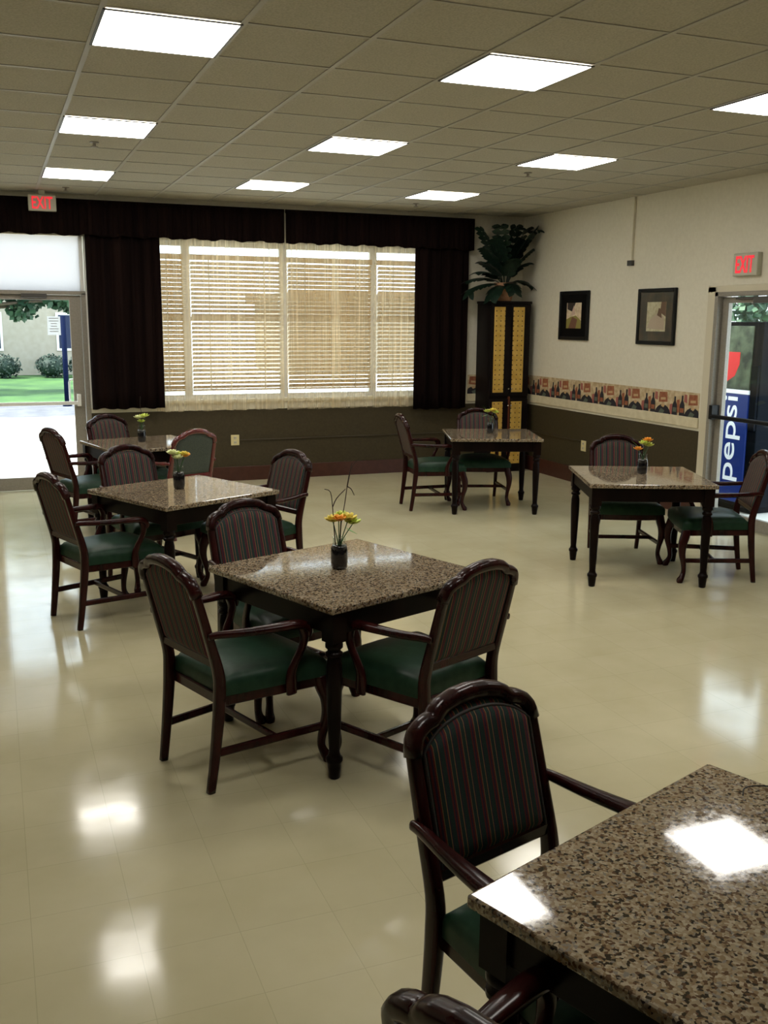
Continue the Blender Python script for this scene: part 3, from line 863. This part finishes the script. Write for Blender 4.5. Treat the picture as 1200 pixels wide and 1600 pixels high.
    for i in range(n1+1):
        s = -1 + 2*i/n1; fr_, rr_ = [], []
        for j in range(n2+1):
            q = j/n2
            y = s*.190
            zt = .932 - 1.15*y*y - 22*y**4 - .014; z = .555 + (zt-.555)*q
            e = min((1-abs(s))*.19, (zt-z), (z-.555)); bul = min(1, e/.035); bul = 1-(1-bul)**2
            fr_.append(b.verts.new((xb(z) + .010 + .018*bul, y, z))); rr_.append(b.verts.new((xb(z) - .006 - .010*bul, y, z)))
        F.append(fr_); Rr.append(rr_)
    for i in range(n1):
        for j in range(n2):
            b.faces.new((F[i][j], F[i+1][j], F[i+1][j+1], F[i][j+1])); b.faces.new((Rr[i][j], Rr[i][j+1], Rr[i+1][j+1], Rr[i+1][j]))
    for i in range(n1):
        b.faces.new((F[i][0], Rr[i][0], Rr[i+1][0], F[i+1][0])); b.faces.new((F[i][-1], F[i+1][-1], Rr[i+1][-1], Rr[i][-1]))
    for j in range(n2):
        b.faces.new((F[0][j], F[0][j+1], Rr[0][j+1], Rr[0][j])); b.faces.new((F[-1][j], Rr[-1][j], Rr[-1][j+1], F[-1][j+1]))
    bk = obj('backrest', b, mback, t, smooth=True); bk.modifiers.new('split', 'EDGE_SPLIT').split_angle = math.radians(60)
    b = B(); rows_ = []
    loop = [(-.186, .56 + .28*k/12) for k in range(12)] + [(-.186 + .372*k/30, (lambda q: .932 - 1.15*q*q - 22*q**4 - .026)(-.186 + .372*k/30)) for k in range(31)] + [(.186, .84 - .28*k/12) for k in range(1, 13)]
    for y, z in loop: rows_.append((xb(z) + .016, y, z, .005, .005))
    sweep(b, rows_, 6, 2, side=(1, 0, 0)); obj('piping', b, M_piping, bk, smooth=True)
    return t

G = 'dark mahogany armchairs around the granite tables'
chairs = [
 ('A', .905, 3.967, 19.0, 'mahogany armchair left of the centre foreground table, green seat fully in view'),
 ('B', 1.280, 4.652, 289.5, 'mahogany armchair with striped back behind the centre foreground table, facing the viewer'),
 ('C', 1.619, 3.668, 112.5, 'mahogany armchair at the right front of the centre foreground table, seen from behind'),
 ('D', 1.195, 1.835, 287.0, 'nearest whole mahogany armchair with large striped back, pushed to the lower right table'),
 ('E', .882, 1.135, 20.0, 'mahogany armchair cut off at the bottom edge, only its crest and one arm showing'),
 ('F', .583, 6.357, 20.0, 'mahogany armchair left of the mid left table, green seat and curved arm in view'),
 ('G', .992, 7.157, 290.4, 'mahogany armchair behind the mid left table, its back overlapping the farthest left table'),
 ('I', 1.662, 6.692, 200.9, 'mahogany armchair right of the mid left table, alone against the bright floor'),
 ('K', 1.144, 9.675, 296.2, 'mahogany armchair behind the farthest left table, in front of the left dark curtain'),
 ('L', .731, 8.969, 20.5, 'black-looking mahogany armchair left of the farthest left table, against the glass door'),
 ('M', 4.700, 6.620, 247.0, 'mahogany armchair behind the right table, under the framed pictures'),
 ('N', 4.987, 5.860, 154.0, 'mahogany armchair at the right edge by the glass door, facing left to the right table'),
 ('O', 4.749, 9.250, 251.0, 'mahogany armchair between the back right table and the corner cabinet'),
 ('P', 4.124, 9.117, 352.2, 'mahogany armchair seen side-on left of the back right table'),
]
ch0 = make_chair(M_wood, M_stripe)
for k, (c, x, y, a, lab) in enumerate(chairs):
    o = ch0 if k == 0 else copy_tree(ch0)
    o.location = (x, y, 0); o.rotation_euler = (0, 0, math.radians(a))
    tag(o, lab, 'armchair', G)
cj = make_chair(M_woodred, M_greygreen)
cj.location = (1.436, 8.702, 0); cj.rotation_euler = (0, 0, math.radians(114))
tag(cj, 'reddish mahogany armchair with plain grey-green back, right of the farthest left table', 'armchair', G)

# ------------------------------------------------------------------ vases with flowers
def flower(parent, c, r, m, seed, petals=7):
    rnd = random.Random(seed); b = B(); c = Vector(c)
    for ringi, (n_, tilt, sc) in enumerate(((petals, .25, 1.0), (petals-1, .75, .8), (4, 1.2, .55))):
        for k in range(n_):
            a = 2*PI*(k + .5*ringi + rnd.uniform(-.15, .15))/n_
            d = Vector((math.cos(a)*math.cos(tilt), math.sin(a)*math.cos(tilt), math.sin(tilt))); s = Vector((-math.sin(a), math.cos(a), 0))
            L = r*sc; pr = []
            for q, w in ((0, .12), (.4, .42), (.75, .45), (1, .2)):
                p = c + d*L*q + Vector((0, 0, .25*L*q*q)); pr.append((b.verts.new(p - s*w*L), b.verts.new(p + Vector((0, 0, .05*L))), b.verts.new(p + s*w*L)))
            for u0, u1 in zip(pr, pr[1:]):
                b.faces.new((u0[0], u0[1], u1[1], u1[0])); b.faces.new((u0[1], u0[2], u1[2], u1[1]))
    o = obj('flower', b, m, parent, smooth=True); o.modifiers.new('solid', 'SOLIDIFY').thickness = .0012
    return o

def vase(loc, rz, label, heads, twigs=(), leaves=(), sc=1.0):
    t = empty('flower_vase', loc, rz); tag(t, label, 'vase', 'small flower vases on the granite tables')
    b = B(); lathe(b, [(.030, 0), (.036, .006), (.039, .03), (.039, .085), (.036, .105), (.033, .112)], 20)
    obj('dark_jar', b, M_darkvase, t, smooth=True)
    b = B(); lathe(b, [(.0335, .112), (.029, .125), (.029, .140), (.034, .150), (.032, .150), (.027, .140), (.027, .125), (.031, .1125)], 20, cap=False)
    obj('glass_neck', b, M_glass, t, smooth=True)
    b = B()
    for h in heads:
        x, y, z = h[0]; sweep(b, [(x*.1, y*.1, .10, .0025, .0025), (x*.3, y*.3, .14, .0025, .0025), (x, y, z, .0022, .0022)], 6, sub=3)
    obj('stems', b, M_stem, t, smooth=True)
    for k, (c, r, mm_) in enumerate(heads): flower(t, c, r, mm_, k*7+3)
    for L in leaves:
        b = B(); c, d = Vector(L[0]), Vector(L[1]); s = d.cross(Vector((0, 0, 1))).normalized()*.014
        v = [b.verts.new(q) for q in (c, c+d*.4-s, c+d, c+d*.4+s)]; b.faces.new(v)
        o = obj('leaf', b, M_leaf, t); o.modifiers.new('solid', 'SOLIDIFY').thickness = .001
    if twigs:
        b = B()
        for P in twigs: sweep(b, [(*p, .0028*(1-.6*i/len(P)), .0028*(1-.6*i/len(P))) for i, p in enumerate(P)], 5, sub=3)
        obj('twigs', b, M_twig, t, smooth=True)
    return t
ZT = .76
vase((1.430, 4.179, ZT), 0, 'dark jar with tall bare twigs and yellow orange flowers on the centre foreground table',
     [((-.035, -.015, .225), .040, M_yel), ((-.015, -.035, .232), .036, M_ora), ((.035, -.02, .228), .044, M_yel), ((.065, .0, .205), .040, M_lime), ((.02, .03, .235), .036, M_lime)],
     [[(-.018, 0, .10), (-.026, 0, .20), (-.032, 0, .29), (-.042, 0, .36), (-.070, .0, .375)], [(-.032, 0, .29), (-.012, .0, .33), (.03, 0, .37)],
      [(.005, 0, .10), (.012, .01, .20), (.03, .01, .30), (.042, .01, .38), (.06, .02, .45), (.095, .02, .50)], [(.042, .01, .38), (.055, 0, .46), (.062, 0, .49)],
      [(.042, .01, .38), (.065, .02, .365), (.08, .02, .335)]], [((.03, 0, .19), (.05, -.02, -.03))])
vase((1.119, 6.610, ZT), .4, 'dark jar with cream and orange flowers on the mid left table',
     [((-.045, .0, .235), .042, M_crm), ((-.02, -.02, .205), .040, M_crm), ((.0, .02, .225), .036, M_lime), ((.05, .0, .210), .042, M_ora), ((.035, -.02, .225), .034, M_yel)])
vase((1.245, 9.303, ZT), 1.0, 'dark jar with pale lime flowers and one thin twig on the farthest left table',
     [((-.065, .0, .22), .042, M_crm), ((-.02, -.02, .225), .042, M_lime), ((.03, .01, .215), .042, M_crm), ((.065, -.01, .225), .042, M_lime), ((.0, .0, .18), .036, M_lime)],
     [[(0, 0, .10), (.01, 0, .25), (-.01, 0, .33), (.0, 0, .42)]])
vase((4.532, 6.151, ZT), 2.0, 'dark jar with orange and lime flowers on the right table',
     [((.03, .0, .245), .040, M_ora), ((.0, -.02, .225), .042, M_lime), ((.045, .02, .205), .040, M_lime), ((-.04, -.01, .18), .036, M_ora)], (), [((-.03, 0, .20), (-.06, 0, .05))])
bpy.data.objects['flower_vase.003'].rotation_euler[2] = -.4
vase((4.691, 8.936, ZT), -.4, 'dark jar with small yellow green flowers on the back right table',
     [((-.035, .0, .215), .040, M_lime), ((.02, -.01, .225), .042, M_yel), ((.05, .01, .205), .038, M_lime)], (), [((-.02, 0, .21), (-.06, 0, .07)), ((-.03, 0, .19), (-.06, 0, -.02))])

# thin dark wire lying at the right of the nearest table
b = B(); sweep(b, [(1.628, 1.735, .7625, .0018, .0018), (1.650, 1.755, .768, .0018, .0018), (1.685, 1.755, .768, .0018, .0018), (1.735, 1.735, .766, .0018, .0018), (1.79, 1.70, .7625, .0018, .0018)], 6, sub=5)
tag(obj('bent_wire', b, M_black, smooth=True), 'thin dark bent wire lying on the nearest table at the right picture edge', 'wire')

# ------------------------------------------------------------------ outside
def ground(name, x0, x1, y0, y1, z, m):
    b = B(); box(b, x0, x1, y0, y1, z-.1, z); return struct(name, b, m)
ground('ground_outside', -40, XR+.165, YB+.165, 20.3, -.02, M_conc)
ground('ground_outside', XR+.165, 40, -12, 20.3, -.02, M_conc)
ground('road', -40, 40, 20.3, 23.4, -.03, M_road)
ground('lawn', -40, 3.3, 23.4, 60, -.01, M_grass)
ground('ground_outside', 3.3, 40, 23.4, 60, -.02, M_conc)
t = empty('neighbouring_building', (4, 35, 0)); tag(t, 'long tan building beyond the lawn, seen through the left glass door', 'building')
b = B(); box(b, -34, .6, 0, 6, 0, 3.6); obj('wall', b, M_stucco, t)
b = B(); box(b, -34.4, 1.0, -.4, 6.4, 3.6, 3.85); obj('roof', b, M_alud, t)
for x0 in (-1.93, -5.3):
    b = B(); box(b, x0-.05, x0+1.65, -.04, 0, .80, 2.05); w = obj('window', b, M_white, t)
    b = B(); box(b, x0+.03, x0+1.57, -.055, -.041, .88, 1.97); obj('pane', b, M_winblue, w)
b = B(); lathe(b, [(.14, 0), (.14, .05)], 14); bmesh.ops.rotate(b, verts=b.verts, matrix=Matrix.Rotation(PI/2, 3, 'X')); bmesh.ops.translate(b, verts=b.verts, vec=(-2.55, -.0, .40)); obj('wall_vent', b, M_alud, t)

def leafy(name, blobs, n, size, m, parent=None, seed=0):
    rnd = random.Random(seed); b = B()
    tot = sum(r[3]**2 for r in blobs)
    for (cx, cy, cz, rx, rz) in blobs:
        for _ in range(int(n*rx**2/tot)):
            while True:
                v = Vector((rnd.uniform(-1, 1), rnd.uniform(-1, 1), rnd.uniform(-1, 1)))
                if .35 < v.length < 1: break
            p = Vector((cx + v.x*rx, cy + v.y*rx, cz + v.z*rz))
            d = Vector((rnd.uniform(-1, 1), rnd.uniform(-1, 1), rnd.uniform(-1, .6))).normalized()*size*rnd.uniform(.6, 1.2)
            s = d.orthogonal().normalized()*size*.4
            b.faces.new([b.verts.new(q) for q in (p, p + d*.45 - s, p + d, p + d*.45 + s)])
    return obj(name, b, m, parent)
bl = ['round dark bush at the left in front of the tan building', 'round dark bush in the middle in front of the tan building', 'round dark bush beside the blue pole in front of the tan building']
for k, x in enumerate((.30, 1.75, 2.75)):
    t = empty('bush', (x, 33.6, 0)); tag(t, bl[k], 'bush', 'bushes along the tan building')
    b = B(); bmesh.ops.create_icosphere(b, subdivisions=2, radius=.42); bmesh.ops.scale(b, vec=(1, 1, .75), verts=b.verts); bmesh.ops.translate(b, vec=(0, 0, .34), verts=b.verts)
    obj('inner_foliage', b, M_bushl, t, smooth=True)
    leafy('leaves', [(0, 0, .36, .52, .38)], 700, .10, M_bushl, t, seed=k)
def tree(x, y, blobs, n, label, seed, h=2.6, size=.22):
    t = empty('tree', (x, y, 0)); tag(t, label, 'tree', 'trees outside')
    b = B(); sweep(b, [(0, 0, -.05, .16, .16), (.05, 0, h*.5, .12, .12), (0, .05, h, .09, .09), (.1, 0, h+1.0, .05, .05)], 8, sub=3)
    for bb in blobs: sweep(b, [(0, .05, h*.8, .06, .06), (bb[0]*.6, bb[1]*.6, bb[2]*.75+h*.2, .04, .04), (bb[0], bb[1], bb[2], .015, .015)], 6, sub=2)
    obj('trunk', b, M_bark, t, smooth=True)
    leafy('foliage', blobs, n, size, M_treel, t, seed)
tree(-.9, 27.5, [(1.2, 0, 2.9, 1.0, .55), (2.6, .2, 2.75, .9, .65), (.2, 0, 3.1, 1.0, .8), (1.7, .3, 2.15, .42, .35), (1.9, 0, 3.9, 1.6, .9), (3.6, .3, 3.3, 1.0, .6), (-1.4, 0, 3.4, 1.3, .8), (3.1, .1, 2.35, .6, .4), (.4, .1, 2.3, .5, .35)], 7500,
     'leafy tree whose branches hang across the top of the left glass door', 3)
t = empty('low_building', (14, 34, 0)); tag(t, 'low brown building far outside the right half of the long window, dim behind the blinds', 'building')
b = B(); box(b, -4.2, 6, 0, 5, 0, 2.55); obj('wall', b, M_stucco, t)
b = B(); box(b, -4.5, 6.3, -.3, 5.3, 2.55, 2.8); obj('roof', b, M_bark, t)
tree(13.9, 14.9, [(0, 0, 1.8, .8, .6), (-1.0, -.3, 2.3, .45, .5), (.9, .3, 1.9, .7, .4)], 2200, 'leafy tree seen through the right glass door above the vending machine', 9, h=1.6, size=.18)

t = empty('street_pole', (1.47, 22.8, -.03)); tag(t, 'blue pole standing by the road outside the left glass door', 'pole')
b = B(); sweep(b, [(0, 0, 0, .055, .055), (0, 0, 1.95, .055, .055)], 10); obj('pole', b, M_poleblue, t, smooth=True)
b = B(); lathe(b, [(.10, 0), (.10, .03), (.06, .05)], 12); obj('base_plate', b, M_poleblue, t)

# vending machine outside the right door
t = empty('vending_machine', (7.0, 8.18, -.02), -PI/2); tag(t, 'blue drinks vending machine with white vertical lettering outside the right glass door', 'vending machine')
# local: x runs along the face (to the viewer's right), -y is toward the room
b = B(); box(b, -.70, .46, .02, .52, .06, 1.92); box(b, -.66, .42, .06, .50, 0, .06); obj('cabinet', b, M_vblack, t, bevel=.01)
b = B(); box(b, -.68, .34, .0, .021, .10, 1.20); obj('lower_panel', b, M_vblue, t, bevel=.006)
b = B(); box(b, -.68, .34, .0, .021, 1.25, 1.88); obj('picture_panel', b, M_vgreen, t, bevel=.006)
b = B(); box(b, -.68, .34, -.001, .021, 1.205, 1.245); obj('white_band', b, M_vwhite, t)
b = B(); prism(b, [(-.06, -.003, 1.28), (.12, -.003, 1.38), (.18, -.003, 1.50), (.18, -.003, 1.62), (-.06, -.003, 1.62)], (0, .002, 0)); obj('red_emblem', b, M_vred, t)
b = B(); box(b, .36, .45, -.004, .021, .85, 1.50); obj('coin_panel', b, M_vblack, t, bevel=.004)
me = text_mesh('pepsi', .42, .003); me.materials.clear(); me.materials.append(M_vwhite)
xs = [v.co.x for v in me.vertices]; ys = [v.co.y for v in me.vertices]
L0, H0 = max(xs)-min(xs), max(ys)-min(ys); cx, cy = (max(xs)+min(xs))/2, (max(ys)+min(ys))/2
for v in me.vertices:
    x, y, z = v.co
    v.co = (.13 - (y-cy)*.26/H0, -.003 - z, .745 + (x-cx)*.86/L0)
o = bpy.data.objects.new('lettering', me); COL.objects.link(o); o.parent = t
